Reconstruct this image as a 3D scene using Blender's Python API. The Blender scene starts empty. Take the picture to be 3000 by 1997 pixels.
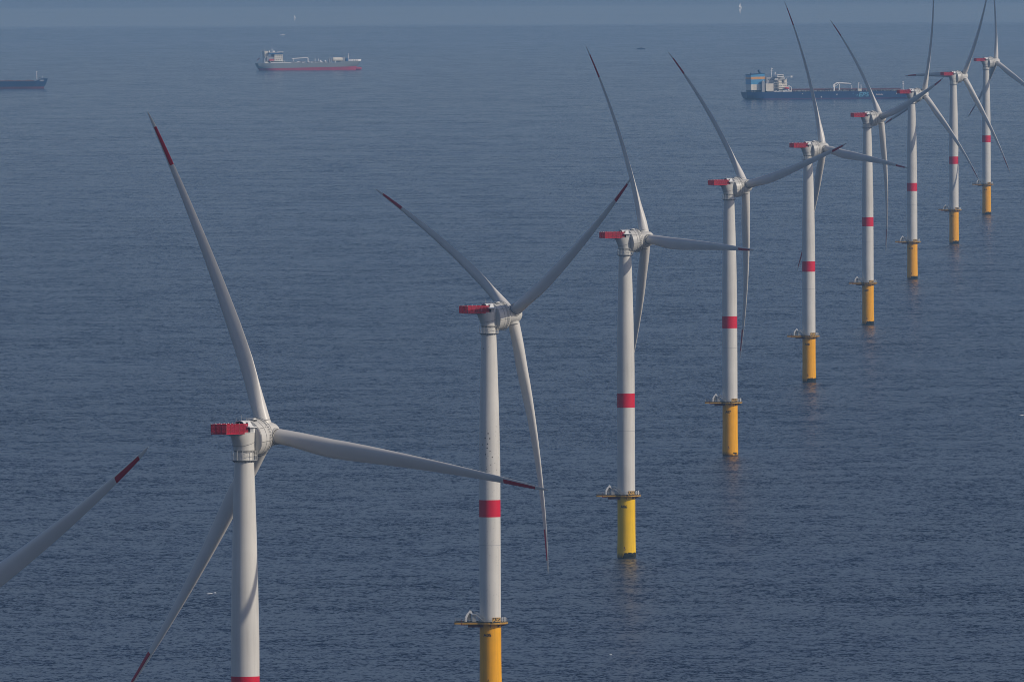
import bpy, bmesh, math, random
from mathutils import Matrix, Vector, Euler
random.seed(7)
PI = math.pi
SC = bpy.context.scene
COL = SC.collection
R_ = math.radians

# ------------------------------------------------------------------ camera, sky, sun, exposure
CAM_H = 225.34
cam_data = bpy.data.cameras.new('camera')
cam = bpy.data.objects.new('camera', cam_data)
COL.objects.link(cam)
cam_data.sensor_width = 36.0
cam_data.lens = 36.0 * 42000.0 / 2356.0
cam_data.clip_start = 5.0
cam_data.clip_end = 200000.0
PITCH, ROLL = 0.02393, 0.005
cam.matrix_world = (Matrix.Translation((0, 0, CAM_H)) @ Matrix.Rotation(PI / 2 - PITCH, 4, 'X')
                    @ Matrix.Rotation(-ROLL, 4, 'Z'))
SC.camera = cam

SUN_AZ, SUN_EL = R_(112.5), R_(29.5)          # azimuth clockwise from +Y
w = bpy.data.worlds.new('World'); SC.world = w; w.use_nodes = True
nt = w.node_tree; nt.nodes.clear()
sky = nt.nodes.new('ShaderNodeTexSky'); sky.sky_type = 'NISHITA'; sky.sun_disc = False
sky.sun_elevation = SUN_EL; sky.sun_rotation = SUN_AZ
sky.altitude = 200.0; sky.air_density = 1.0; sky.dust_density = 1.2; sky.ozone_density = 2.5
bg = nt.nodes.new('ShaderNodeBackground'); bg.inputs['Strength'].default_value = 0.09
wo = nt.nodes.new('ShaderNodeOutputWorld')
tint = nt.nodes.new('ShaderNodeMix'); tint.data_type = 'RGBA'; tint.blend_type = 'MULTIPLY'; tint.inputs[0].default_value = 1.0
tint.inputs[7].default_value = (1.06, .97, 1.08, 1)      # the camera's cool white balance on skylight
nt.links.new(sky.outputs[0], tint.inputs[6]); nt.links.new(tint.outputs[2], bg.inputs[0]); nt.links.new(bg.outputs[0], wo.inputs[0])

sd = bpy.data.lights.new('sun', 'SUN'); sun = bpy.data.objects.new('sun', sd); COL.objects.link(sun)
sd.energy = 3.4; sd.angle = R_(0.6); sd.color = (1.0, 0.90, 0.76)
sdir = Vector((math.sin(SUN_AZ) * math.cos(SUN_EL), math.cos(SUN_AZ) * math.cos(SUN_EL), math.sin(SUN_EL)))
sun.rotation_euler = sdir.to_track_quat('Z', 'Y').to_euler()
sun.location = (300, 3000, 900)

vs = SC.view_settings
vs.view_transform = 'Standard'; vs.look = 'None'; vs.gamma = 1.0; vs.exposure = -0.35; vs.use_curve_mapping = False
SC.cycles.volume_bounces = 0
SC.cycles.max_bounces = 6
SC.cycles.filter_width = 0.95

# ------------------------------------------------------------------ materials
def new_mat(name):
    m = bpy.data.materials.new(name); m.use_nodes = True
    nt = m.node_tree
    return m, nt, nt.nodes['Principled BSDF']

def paint(name, col, rough=0.45, var=0.06, scale=0.35, spots=0.0, streak=0.0, spec=0.4, algae=False):
    """painted surface: base colour, slight mottling, optional vertical dirt streaks and specks"""
    m, nt, p = new_mat(name)
    tc = nt.nodes.new('ShaderNodeTexCoord')
    def noise(sc, stretch=(1, 1, 1), det=4):
        mp = nt.nodes.new('ShaderNodeMapping'); mp.inputs['Scale'].default_value = stretch
        nt.links.new(tc.outputs['Object'], mp.inputs['Vector'])
        n = nt.nodes.new('ShaderNodeTexNoise'); n.inputs['Scale'].default_value = sc; n.inputs['Detail'].default_value = det
        nt.links.new(mp.outputs[0], n.inputs['Vector'])
        return n.outputs['Fac']
    def ramp(src, a, b, lo, hi):
        r = nt.nodes.new('ShaderNodeMapRange'); r.inputs[1].default_value = a; r.inputs[2].default_value = b
        r.inputs[3].default_value = lo; r.inputs[4].default_value = hi
        nt.links.new(src, r.inputs[0]); return r.outputs[0]
    def mul(colsock, facsock):
        mx = nt.nodes.new('ShaderNodeMix'); mx.data_type = 'RGBA'; mx.blend_type = 'MULTIPLY'; mx.inputs[0].default_value = 1
        nt.links.new(colsock, mx.inputs[6]); nt.links.new(facsock, mx.inputs[7]); return mx.outputs[2]
    rgb = nt.nodes.new('ShaderNodeRGB'); rgb.outputs[0].default_value = (*col, 1)
    c = mul(rgb.outputs[0], ramp(noise(scale), .3, .7, 1 - var, 1 + var * .5))
    if streak:
        c = mul(c, ramp(noise(1.4, (1, 1, .05)), .45, .75, 1.0, 1 - streak))
    if spots:
        v = nt.nodes.new('ShaderNodeTexVoronoi'); v.inputs['Scale'].default_value = 0.95
        nt.links.new(tc.outputs['Object'], v.inputs['Vector'])
        dot = ramp(v.outputs['Distance'], .15, .22, 1.0, 0.0)
        msk = ramp(noise(.11, (1, 1, .7), 2), .47, .55, 0.0, 1.0)
        sep = nt.nodes.new('ShaderNodeSeparateXYZ'); nt.links.new(tc.outputs['Object'], sep.inputs[0])
        hz = ramp(sep.outputs['Z'], 60, 72, 0.15, 1.0)
        m1 = nt.nodes.new('ShaderNodeMath'); m1.operation = 'MULTIPLY'; nt.links.new(dot, m1.inputs[0]); nt.links.new(msk, m1.inputs[1])
        m2 = nt.nodes.new('ShaderNodeMath'); m2.operation = 'MULTIPLY'; nt.links.new(m1.outputs[0], m2.inputs[0]); nt.links.new(hz, m2.inputs[1])
        c = mul(c, ramp(m2.outputs[0], 0, 1, 1.0, 1 - spots))
    if algae:                                   # ragged weed and rust in the splash zone
        sp = nt.nodes.new('ShaderNodeSeparateXYZ'); nt.links.new(tc.outputs['Object'], sp.inputs[0])
        ad = nt.nodes.new('ShaderNodeMath'); ad.operation = 'MULTIPLY_ADD'; ad.inputs[1].default_value = 3.2
        nt.links.new(noise(.9, (1, 1, .45)), ad.inputs[0]); nt.links.new(sp.outputs['Z'], ad.inputs[2])
        c = mul(c, ramp(ad.outputs[0], 1.9, 3.4, .22, 1.0))
    nt.links.new(c, p.inputs['Base Color'])
    p.inputs['Roughness'].default_value = rough
    p.inputs['Specular IOR Level'].default_value = spec
    return m

M = {}
M['white'] = paint('turbine_white', (.65, .635, .58), .4, .07, .22, streak=.1)
M['tower'] = paint('tower_white', (.66, .645, .59), .4, .09, .1, streak=.12)
M['tower_speck'] = paint('tower_white_specked', (.66, .645, .59), .4, .09, .1, spots=.9, streak=.12)
M['blade'] = paint('blade_grey', (.68, .66, .61), .38, .04, .12, streak=.03)
M['red'] = paint('warning_red', (.62, .010, .035), .5, .06, .3, spec=.2)
M['fence_red'] = paint('fence_red', (.42, .006, .028), .5, .1, .6, spec=.2)
M['mark_red'] = paint('blade_red', (.46, .005, .028), .5, .06, .3)
M['yellow'] = paint('pile_yellow', (.90, .42, .004), .5, .08, .25, streak=.2, spec=.2, algae=True)
M['lemon'] = paint('pile_lemon', (.90, .56, .008), .5, .08, .25, streak=.2, spec=.2, algae=True)
M['beam_yellow'] = paint('weathered_beam_yellow', (.56, .31, .05), .6, .3, .9, streak=.3, spec=.2)
M['grate'] = paint('deck_grating', (.10, .09, .07), .8)
M['galv'] = paint('galvanised_steel', (.36, .37, .37), .5, .12, 1.2)
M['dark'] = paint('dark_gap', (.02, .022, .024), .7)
M['seam'] = paint('panel_seam', (.14, .14, .135), .6)
M['growth'] = paint('marine_growth', (.018, .022, .016), .9, .5, 1.5)
M['brown'] = paint('dark_red_brown', (.16, .035, .03), .7, .2, .8)
M['black'] = paint('black_lettering', (.012, .012, .012), .5)
M['gold'] = paint('sign_yellow', (.80, .47, .10), .5)
M['safety'] = paint('clean_white', (.78, .78, .75), .45)
def glassy():
    m, nt, p = new_mat('red_mesh_panel')
    p.inputs['Base Color'].default_value = (.42, .012, .04, 1); p.inputs['Roughness'].default_value = .6
    t = nt.nodes.new('ShaderNodeBsdfTransparent'); t.inputs[0].default_value = (.95, .7, .75, 1)
    mx = nt.nodes.new('ShaderNodeMixShader'); mx.inputs[0].default_value = .55
    nt.links.new(p.outputs[0], mx.inputs[1]); nt.links.new(t.outputs[0], mx.inputs[2])
    nt.links.new(mx.outputs[0], nt.nodes['Material Output'].inputs[0])
    return m
M['red_mesh'] = glassy()
# ships
M['navy'] = paint('navy_hull', (.007, .036, .12), .4, .12, .06, streak=.1)
M['navy2'] = paint('dark_blue_hull', (.007, .036, .11), .4, .12, .06, streak=.12)
M['ship_grey'] = paint('grey_hull', (.25, .28, .29), .45, .1, .06, streak=.1)
M['boot_red'] = paint('antifouling_red', (.40, .03, .07), .6, .15, .08, streak=.15)
M['boot_dull'] = paint('antifouling_dull', (.12, .03, .045), .6, .2, .08, streak=.15)
M['boot_navy'] = paint('antifouling_plum', (.07, .03, .10), .6, .2, .06)
M['cream'] = paint('cream_superstructure', (.87, .80, .65), .5, .08, .2, streak=.08)
M['ship_white'] = paint('ship_white', (.90, .88, .83), .45, .08, .3, streak=.06)
M['shade_grey'] = paint('grey_paint_and_shade', (.38, .39, .40), .5, .1, .2)  # plain grey fittings, and shadow tone painted onto the navy tanker's upper works
M['funnel_blue'] = paint('funnel_blue', (.10, .36, .60), .45, .05, .2)
M['funnel_orange'] = paint('funnel_orange', (.85, .40, .09), .45, .05, .2)
M['funnel_navy'] = paint('funnel_navy', (.012, .06, .14), .5)
M['deck_red'] = paint('deck_red_brown', (.16, .05, .045), .8, .3, .15)
M['deck_grey'] = paint('deck_grey', (.14, .15, .15), .8, .3, .15)
M['window'] = paint('ship_window', (.02, .03, .04), .15, spec=.6)
M['lifeboat'] = paint('lifeboat_red', (.60, .06, .05), .5)
M['cyan'] = paint('hull_lettering_cyan', (.12, .38, .52), .5)
M['pale_letter'] = paint('hull_lettering_pale', (.62, .55, .52), .5)
M['blue_box'] = paint('blue_machinery', (.03, .12, .28), .5)

# ------------------------------------------------------------------ mesh helpers
def mesh_obj(name, verts, faces, mat, parent=None, mtx=None, smooth=40):
    me = bpy.data.meshes.new(name)
    me.from_pydata([tuple(v) for v in verts], [], faces)
    me.validate(); me.update()
    if smooth:
        me.polygons.foreach_set('use_smooth', [True] * len(me.polygons))
        me.set_sharp_from_angle(angle=R_(smooth))
    me.materials.append(M[mat] if isinstance(mat, str) else mat)
    return link(name, me, parent, mtx)

STUFF = {'support_bracket', 'antenna', 'casing_leg', 'cabin_window', 'bridge_window', 'deck_gear', 'deck_fitting', 'gallery', 'draught_mark', 'small_lettering',
         'hull_emblem', 'bow_lettering', 'mooring_port', 'manifold_pipe', 'vent_post', 'tank_fitting', 'boom_rest', 'vent_mast', 'cargo_pipe', 'deck_rail', 'side_wall', 'louvre'}
def link(name, me, parent=None, mtx=None):
    o = bpy.data.objects.new(name, me); COL.objects.link(o)
    if parent is not None: o.parent = parent
    if name in STUFF: o['kind'] = 'stuff'      # pieces too small in the photo to pick apart
    if mtx is not None: o.matrix_basis = mtx
    return o

class MB:
    """collects primitive solids into one mesh"""
    def __init__(s): s.v = []; s.f = []
    def add(s, vs, fs):
        n = len(s.v); s.v += [Vector(v) for v in vs]; s.f += [[i + n for i in f] for f in fs]; return s
    def box(s, x0, x1, y0, y1, z0, z1, mt=None):
        vs = [Vector((x, y, z)) for x in (x0, x1) for y in (y0, y1) for z in (z0, z1)]
        if mt is not None: vs = [mt @ v for v in vs]
        return s.add(vs, [(0, 1, 3, 2), (4, 6, 7, 5), (0, 4, 5, 1), (2, 3, 7, 6), (0, 2, 6, 4), (1, 5, 7, 3)])
    def tube(s, a, b, r0, r1=None, n=6):
        a, b = Vector(a), Vector(b); r1 = r0 if r1 is None else r1
        ax = (b - a).normalized(); u = ax.orthogonal().normalized(); w_ = ax.cross(u)
        vs = []
        for c, r in ((a, r0), (b, r1)):
            for k in range(n):
                t = 2 * PI * k / n; vs.append(c + u * math.cos(t) * r + w_ * math.sin(t) * r)
        fs = [(k, (k + 1) % n, n + (k + 1) % n, n + k) for k in range(n)]
        return s.add(vs, fs + [tuple(range(n))[::-1], tuple(range(n, 2 * n))])
    def path(s, pts, r, n=5):
        for a, b in zip(pts[:-1], pts[1:]): s.tube(a, b, r, n=n)
        return s
    def lathe(s, prof, n=48, a0=0., a1=2 * PI, mt=None, cap=True):
        """prof: (r, z) list, revolve about z"""
        full = abs(a1 - a0 - 2 * PI) < 1e-6
        m = n if full else n + 1
        vs = []
        for r, z in prof:
            for k in range(m):
                t = a0 + (a1 - a0) * k / n
                v = Vector((r * math.cos(t), r * math.sin(t), z)); vs.append(mt @ v if mt is not None else v)
        fs = []
        for i in range(len(prof) - 1):
            for k in range(n):
                k2 = (k + 1) % m
                fs.append((i * m + k, i * m + k2, (i + 1) * m + k2, (i + 1) * m + k))
        if cap and full:
            if prof[0][0] > 1e-6: fs.append(tuple(range(m))[::-1])
            if prof[-1][0] > 1e-6: fs.append(tuple((len(prof) - 1) * m + k for k in range(m)))
        return s.add(vs, fs)
    def prism(s, poly, z0, z1, mt=None):
        n = len(poly)
        vs = [Vector((x, y, z0)) for x, y in poly] + [Vector((x, y, z1)) for x, y in poly]
        if mt is not None: vs = [mt @ v for v in vs]
        return s.add(vs, [tuple(range(n))[::-1], tuple(range(n, 2 * n))] + [(k, (k + 1) % n, n + (k + 1) % n, n + k) for k in range(n)])
    def build(s, name, mat, parent=None, mtx=None, smooth=40):
        return mesh_obj(name, s.v, s.f, mat, parent, mtx, smooth)

def empty(name, loc=(0, 0, 0), rz=0., sc=1.):
    o = bpy.data.objects.new(name, None); COL.objects.link(o)
    o.location = loc; o.rotation_euler = (0, 0, rz); o.scale = (sc,) * 3; o.empty_display_size = 2
    return o

def tag(o, label=None, cat=None, group=None, kind=None):
    if label: o['label'] = label
    if cat: o['category'] = cat
    if group: o['group'] = group
    if kind: o['kind'] = kind
    return o

def text_mesh(body, size, shear=0., bold=.022):
    c = bpy.data.curves.new('lettering', 'FONT'); c.body = body; c.size = size; c.align_x = 'CENTER'; c.align_y = 'CENTER'
    c.shear = shear; c.resolution_u = 3; c.offset = size * bold
    o = bpy.data.objects.new('lettering_tmp', c); COL.objects.link(o)
    dg = bpy.context.evaluated_depsgraph_get(); dg.update()
    me = bpy.data.meshes.new_from_object(o.evaluated_get(dg))
    bpy.data.objects.remove(o); bpy.data.curves.remove(c)
    return me

# ------------------------------------------------------------------ sea
def sea_material():
    m, nt, p = new_mat('sea_water')
    N = nt.nodes.new; L = nt.links.new
    tc = N('ShaderNodeTexCoord')
    def noise(scale, stretch, det, rot=0., rough=.55, dist=0.):
        mp = N('ShaderNodeMapping'); mp.inputs['Scale'].default_value = stretch; mp.inputs['Rotation'].default_value = (0, 0, rot)
        L(tc.outputs['Object'], mp.inputs['Vector'])
        n = N('ShaderNodeTexNoise'); n.inputs['Scale'].default_value = scale; n.inputs['Detail'].default_value = det
        n.inputs['Roughness'].default_value = rough; n.inputs['Distortion'].default_value = dist
        L(mp.outputs[0], n.inputs['Vector']); return n
    def vm(op, a, b):
        v = N('ShaderNodeVectorMath'); v.operation = op
        for i, x in enumerate((a, b)):
            if isinstance(x, (tuple, list)): v.inputs[i].default_value = x
            elif isinstance(x, float): v.inputs[i].default_value = (x, x, x)
            else: L(x, v.inputs[i])
        return v.outputs[0]
    # wind chop: slopes of three wave scales (metres), crests lying across the wind
    a = noise(1 / 1.15, (1.0, .42, 1), 4, R_(-2), .7)
    b = noise(1 / 4.0, (1.0, .45, 1), 4, R_(1), .68)
    c = noise(1 / 24., (.7, .5, 1), 3, R_(6))
    slope = vm('ADD', vm('MULTIPLY', vm('SUBTRACT', a.outputs['Color'], (.5, .5, .5)), (1.5, 3.6, 0)),
               vm('ADD', vm('MULTIPLY', vm('SUBTRACT', b.outputs['Color'], (.5, .5, .5)), (.7, 2.1, 0)),
                  vm('MULTIPLY', vm('SUBTRACT', c.outputs['Color'], (.5, .5, .5)), (.3, .9, 0))))
    # gusts and calmer slicks: broad patches, and one long belt of calm water far out
    g = noise(1 / 380., (.6, 1.0, 1), 3)
    gr = N('ShaderNodeMapRange'); gr.inputs[1].default_value = .35; gr.inputs[2].default_value = .65; gr.inputs[3].default_value = .72; gr.inputs[4].default_value = 1.22
    L(g.outputs['Fac'], gr.inputs[0])
    sep = N('ShaderNodeSeparateXYZ'); L(tc.outputs['Object'], sep.inputs[0])
    wob = noise(1 / 1500., (1, .2, 1), 2)
    wy = N('ShaderNodeMath'); wy.operation = 'MULTIPLY_ADD'; L(wob.outputs['Fac'], wy.inputs[0]); wy.inputs[1].default_value = 900.; L(sep.outputs['Y'], wy.inputs[2])
    belt = N('ShaderNodeValToRGB')
    by = N('ShaderNodeMapRange'); by.inputs[1].default_value = 30000; by.inputs[2].default_value = 46000
    L(wy.outputs[0], by.inputs[0]); L(by.outputs[0], belt.inputs[0])
    e = belt.color_ramp.elements
    e[0].position = .23; e[0].color = (0, 0, 0, 1); e[1].position = .30; e[1].color = (1, 1, 1, 1)
    x = e.new(.655); x.color = (1, 1, 1, 1); x = e.new(.70); x.color = (.45, .45, .45, 1)
    calm = N('ShaderNodeMapRange'); calm.inputs[3].default_value = 1.0; calm.inputs[4].default_value = .2
    L(belt.outputs[0], calm.inputs[0])
    far = N('ShaderNodeMapRange'); far.inputs[1].default_value = 5000; far.inputs[2].default_value = 30000; far.inputs[3].default_value = 1.6; far.inputs[4].default_value = .58
    L(sep.outputs['Y'], far.inputs[0])                  # smaller wave slopes further out, set to brighten the far sea
    cf = N('ShaderNodeMath'); cf.operation = 'MULTIPLY'; L(far.outputs[0], cf.inputs[0]); L(calm.outputs[0], cf.inputs[1]); calm = cf
    amp = N('ShaderNodeMath'); amp.operation = 'MULTIPLY'; L(gr.outputs[0], amp.inputs[0]); L(calm.outputs[0], amp.inputs[1])
    sc = N('ShaderNodeVectorMath'); sc.operation = 'SCALE'; L(slope, sc.inputs[0]); L(amp.outputs[0], sc.inputs['Scale'])
    nv = N('ShaderNodeVectorMath'); nv.operation = 'ADD'; L(sc.outputs[0], nv.inputs[0]); nv.inputs[1].default_value = (0, 0, 1)
    nn = N('ShaderNodeVectorMath'); nn.operation = 'NORMALIZE'; L(nv.outputs[0], nn.inputs[0])
    L(nn.outputs[0], p.inputs['Normal'])
    p.inputs['Base Color'].default_value = (.018, .029, .055, 1)
    ro = N('ShaderNodeMapRange'); ro.inputs[1].default_value = 7000; ro.inputs[2].default_value = 30000; ro.inputs[3].default_value = .185; ro.inputs[4].default_value = .10
    L(sep.outputs['Y'], ro.inputs[0])
    rb = N('ShaderNodeMath'); rb.operation = 'MULTIPLY'; L(ro.outputs[0], rb.inputs[0]); L(cf.outputs[0], rb.inputs[1]); L(rb.outputs[0], p.inputs['Roughness'])
    p.inputs['IOR'].default_value = 1.33
    return m
sea = mesh_obj('sea', [(-40000, -4000, 0), (40000, -4000, 0), (40000, 62000, 0), (-40000, 62000, 0)], [(0, 1, 2, 3)], sea_material(), smooth=0)
tag(sea, 'dark blue open sea with short wind waves', 'sea', kind='structure')

# ------------------------------------------------------------------ wind turbine parts (prototypes: mesh data shared by all turbines)
ZT, ZP = 104.65, 21.98                  # height of the nacelle-access ring and of the base platform
HUB_UP, HUB_FWD, TILT = 5.27, 7.93, 0.1105
RAD = 75.25

def blade_meshes():
    #        r/R   chord twist thick
    st = [(.018, 3.30, 15, 1.00), (.045, 3.32, 15, 1.00), (.08, 3.40, 15, .93), (.12, 3.66, 15, .78), (.17, 4.00, 14.5, .58), (.22, 4.10, 13.5, .50),
          (.27, 4.05, 12, .44), (.33, 3.82, 10, .40), (.40, 3.42, 8.2, .37), (.48, 3.02, 6.6, .34), (.56, 2.63, 5.2, .31), (.64, 2.25, 4., .29),
          (.72, 1.90, 2.9, .26), (.78, 1.65, 2.2, .24), (.83, 1.37, 1.6, .19), (.87, 1.22, 1.2, .19), (.91, 1.06, .8, .18), (.95, .86, .4, .18),
          (.975, .62, .2, .17), (.99, .40, 0, .17), (1.0, .10, 0, .18)]
    NP = 28
    def section(rf, c, tw, th, inset=0.0, u_lo=0.0, u_hi=1.0):
        pass
    def prof(k, th):
        """closed section: parameter k in 0..NP -> (u chord fraction from leading edge, thickness offset)"""
        t = 2 * PI * k / NP
        u = .5 * (1 + math.cos(t))                     # 1 at TE, 0 at LE
        circ = .5 * math.sin(t)
        yt = 5 * .2 * (.2969 * math.sqrt(max(u, 0)) - .126 * u - .3516 * u * u + .2843 * u ** 3 - .1015 * u ** 4) / .2
        foil = math.copysign(yt, math.sin(t)) if abs(math.sin(t)) > 1e-9 else 0
        camber = .10 * (1 - (2 * u - 1) ** 2) * max(0., min(1, (.9 - th) / .5)) * .35
        wgt = max(0., min(1., (th - .38) / .55))
        y = (circ * wgt + foil * (1 - wgt)) * th
        return u, y - camber
    def place(rf, c, tw, u, y):
        b = R_(tw); r = rf * RAD
        ax = .5 if rf < .06 else .5 - .2 * min(1, (rf - .06) / .14)
        le = (ax - u) * c
        off = y * c
        px = -le * math.cos(b) + off * math.sin(b)
        py = le * math.sin(b) + off * math.cos(b)
        bow = 12.0 * rf - 9.0 * rf * rf                 # coned upwind at the root, bent back towards the tip
        return (px, py + bow, r)
    vs, fs = [], []
    for rf, c, tw, th in st:
        for k in range(NP):
            u, y = prof(k, th); vs.append(place(rf, c, tw, u, y))
    for i in range(len(st) - 1):
        for k in range(NP):
            fs.append((i * NP + k, i * NP + (k + 1) % NP, (i + 1) * NP + (k + 1) % NP, (i + 1) * NP + k))
    fs.append(tuple(range(NP))[::-1]); fs.append(tuple((len(st) - 1) * NP + k for k in range(NP)))
    # red marking: thin shell proud of the skin from 0.83 R to 0.95 R, leaving the leading edge bare
    seg = [s for s in st if .829 < s[0] < .951]
    mv, mf = [], []
    for side in (1, -1):
        ks = [k for k in range(NP) if (math.sin(2 * PI * k / NP) * side > -1e-6) and .5 * (1 + math.cos(2 * PI * k / NP)) > .24]
        ks.sort(key=lambda k: .5 * (1 + math.cos(2 * PI * k / NP)))
        n0 = len(mv); m = len(ks)
        for rf, c, tw, th in seg:
            for k in ks:
                u, y = prof(k, th)
                mv.append(place(rf, c, tw, u, y + side * .022 / c))
        for i in range(len(seg) - 1):
            for j in range(m - 1):
                q = (n0 + i * m + j, n0 + i * m + j + 1, n0 + (i + 1) * m + j + 1, n0 + (i + 1) * m + j)
                mf.append(q if side > 0 else q[::-1])
    return (vs, fs), (mv, mf)

def T(x, y, z): return Matrix.Translation((x, y, z))

class Part:
    """prototype part: mesh data + frame ('yaw' or 'base') + children"""
    def __init__(s, name, me, frame='base', mtx=None):
        s.name, s.me, s.frame, s.mtx, s.kids = name, me, frame, mtx or Matrix.Identity(4), []
    def kid(s, name, me, mtx=None):
        s.kids.append((name, me, mtx or Matrix.Identity(4))); return s

def data_of(mb, name, mat, smooth=40):
    o = mb.build(name, mat, smooth=smooth); me = o.data; bpy.data.objects.remove(o); return me

PROTO = []
def proto(name, mb, mat, frame='base', smooth=40, mtx=None):
    p = Part(name, data_of(mb, name, mat, smooth), frame, mtx); PROTO.append(p); return p

# -- tower and base
tw_prof = [(3.06, ZP + .25), (3.06, 52), (3.06, 66), (2.98, 72), (2.80, 81), (2.55, 91), (2.32, 99), (2.12, ZT - .6), (2.10, ZT + 1.85)]
P_TOWER = proto('tower', MB().lathe(tw_prof, 72), 'tower')
for z in (44.0, 70.5, 88.0):
    r = 3.06 if z < 66 else (3.06 - (z - 66) * .0222)
    P_TOWER.kid('weld_seam', data_of(MB().lathe([(r - .1, z - .06), (r + .012, z - .05), (r + .012, z + .05), (r - .1, z + .06)], 72, cap=False), 'weld_seam', 'galv'))
P_BAND = proto('red_band', MB().lathe([(3.05, ZT - 53.0), (3.073, ZT - 52.98), (3.073, ZT - 48.1), (3.05, ZT - 48.08)], 72, cap=False), 'red')

def pile_mesh(notch, mat):
    n = 96; rows = []
    def zb(t):
        if not notch: return .25
        a = (math.degrees(t) + 360) % 360      # 270 faces the camera, 0 right
        j = .12 * math.sin(9 * t) + .10 * math.sin(23 * t + 1)
        d = (a - 305 + 180) % 360 - 180
        e = max(0., min(1., (62 - abs(d)) / 14.))
        return .22 + 1.75 * e + j * e
    mb = MB(); vs, fs = [], []
    rr = [(3.22, None), (3.22, 2.4), (3.14, 6.0), (3.08, 10.), (3.08, 21.4)]
    for r, z in rr:
        for k in range(n):
            t = 2 * PI * k / n; vs.append((r * math.cos(t), r * math.sin(t), zb(t) if z is None else z))
    for r in (3.10,):
        for k in range(n):
            t = 2 * PI * k / n; vs.append((r * math.cos(t), r * math.sin(t), zb(t)))
    for i in range(len(rr) - 1):
        for k in range(n): fs.append((i * n + k, i * n + (k + 1) % n, (i + 1) * n + (k + 1) % n, (i + 1) * n + k))
    o = len(rr) * n
    for k in range(n): fs.append((k, o + k, o + (k + 1) % n, (k + 1) % n))
    mb.add(vs, fs)
    mk = MB()   # small dark draught mark low on the pile
    for q in ((-.28, 2.9, -.16, 3.4), (-.16, 2.9, .16, 3.05), (.16, 2.9, .28, 3.4), (-.12, 3.4, .12, 4.0)):
        a0 = R_(258); vv = []
        for (x, z) in ((q[0], q[1]), (q[2], q[1]), (q[2], q[3]), (q[0], q[3])):
            t = a0 + x / 3.2; vv.append((3.245 * math.cos(t), 3.245 * math.sin(t), z))
        mk.add(vv, [(0, 1, 2, 3)])
    return data_of(mb, 'transition_piece', mat), data_of(mk, 'draught_mark', 'brown')
MK_PILE = {k: pile_mesh(*v) for k, v in {'notch': (True, 'yellow'), 'plain': (False, 'yellow'), 'lemon': (True, 'lemon')}.items()}
P_MONO = proto('monopile', MB().lathe([(3.0, -6), (3.0, 2.6)], 48).tube((1.2, -2.95, 1.2), (2.5, -2.2, 1.0), .28, n=8), 'growth')

# -- base platform (deck with a working bay on the left)
octa = [(4.85 * math.cos(R_(a)), 4.85 * math.sin(R_(a))) for a in range(-112, 113, 16)]
deck_poly = octa + [(-3.2, 4.3), (-3.6, 2.2), (-10.2, 2.2), (-10.2, -3.0), (-3.4, -3.6)]
deck = MB().prism(deck_poly, ZP - .16, ZP + .02)
P_DECK = proto('base_platform', deck, 'grate', smooth=0)
fas = MB()
for (x0, y0), (x1, y1) in zip(deck_poly, deck_poly[1:] + deck_poly[:1]):
    a, b = Vector((x0, y0, 0)), Vector((x1, y1, 0)); n_ = Vector((b.y - a.y, a.x - b.x, 0)).normalized() * .12
    fas.add([a + Vector((0, 0, ZP - .5)), b + Vector((0, 0, ZP - .5)), b + n_ + Vector((0, 0, ZP - .5)), a + n_ + Vector((0, 0, ZP - .5)),
             a + Vector((0, 0, ZP - .02)), b + Vector((0, 0, ZP - .02)), b + n_ + Vector((0, 0, ZP - .02)), a + n_ + Vector((0, 0, ZP - .02))],
            [(3, 2, 1, 0), (4, 5, 6, 7), (0, 1, 5, 4), (1, 2, 6, 5), (2, 3, 7, 6), (3, 0, 4, 7)])
P_DECK.kid('edge_beam', data_of(fas, 'edge_beam', 'beam_yellow', 0))
toe = MB()
for (x0, y0), (x1, y1) in zip(deck_poly, deck_poly[1:] + deck_poly[:1]):
    a, b = Vector((x0, y0, 0)), Vector((x1, y1, 0)); n_ = Vector((b.y - a.y, a.x - b.x, 0)).normalized() * .06
    q = [a, b, b + n_, a + n_]
    toe.add([v + Vector((0, 0, ZP + .0)) for v in q] + [v + Vector((0, 0, ZP + .26)) for v in q],
            [(3, 2, 1, 0), (4, 5, 6, 7), (0, 1, 5, 4), (1, 2, 6, 5), (2, 3, 7, 6), (3, 0, 4, 7)])
P_DECK.kid('toe_board', data_of(toe, 'toe_board', 'grate', 0))
sup = MB().box(-6.4, -2.6, -2.4, 1.6, ZP - 1.4, ZP - .5)
for a in range(0, 360, 45):
    mt = Matrix.Rotation(R_(a), 4, 'Z')
    sup.add([mt @ Vector(v) for v in ((2.9, -.12, ZP - .5), (4.6, -.12, ZP - .5), (2.9, -.12, ZP - 1.5), (2.9, .12, ZP - .5), (4.6, .12, ZP - .5), (2.9, .12, ZP - 1.5))],
            [(0, 1, 2), (5, 4, 3), (0, 3, 4, 1), (1, 4, 5, 2), (2, 5, 3, 0)])
P_DECK.kid('support_bracket', data_of(sup, 'support_bracket', 'brown', 0))  # dark brown carries the shadow on the beams under the deck
P_DECK.kid('fender_box', data_of(MB().box(-8.4, -6.6, -3.3, -3.0, ZP - .75, ZP - .2).box(-8.4, -8.25, -3.3, -3.0, ZP - .2, ZP + .9), 'fender_box', 'brown', 0))
rail = MB()
per = []
for (x0, y0), (x1, y1) in zip(deck_poly, deck_poly[1:] + deck_poly[:1]):
    L_ = math.hypot(x1 - x0, y1 - y0); k = max(1, round(L_ / 1.35))
    per += [(x0 + (x1 - x0) * i / k, y0 + (y1 - y0) * i / k) for i in range(k)]
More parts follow.
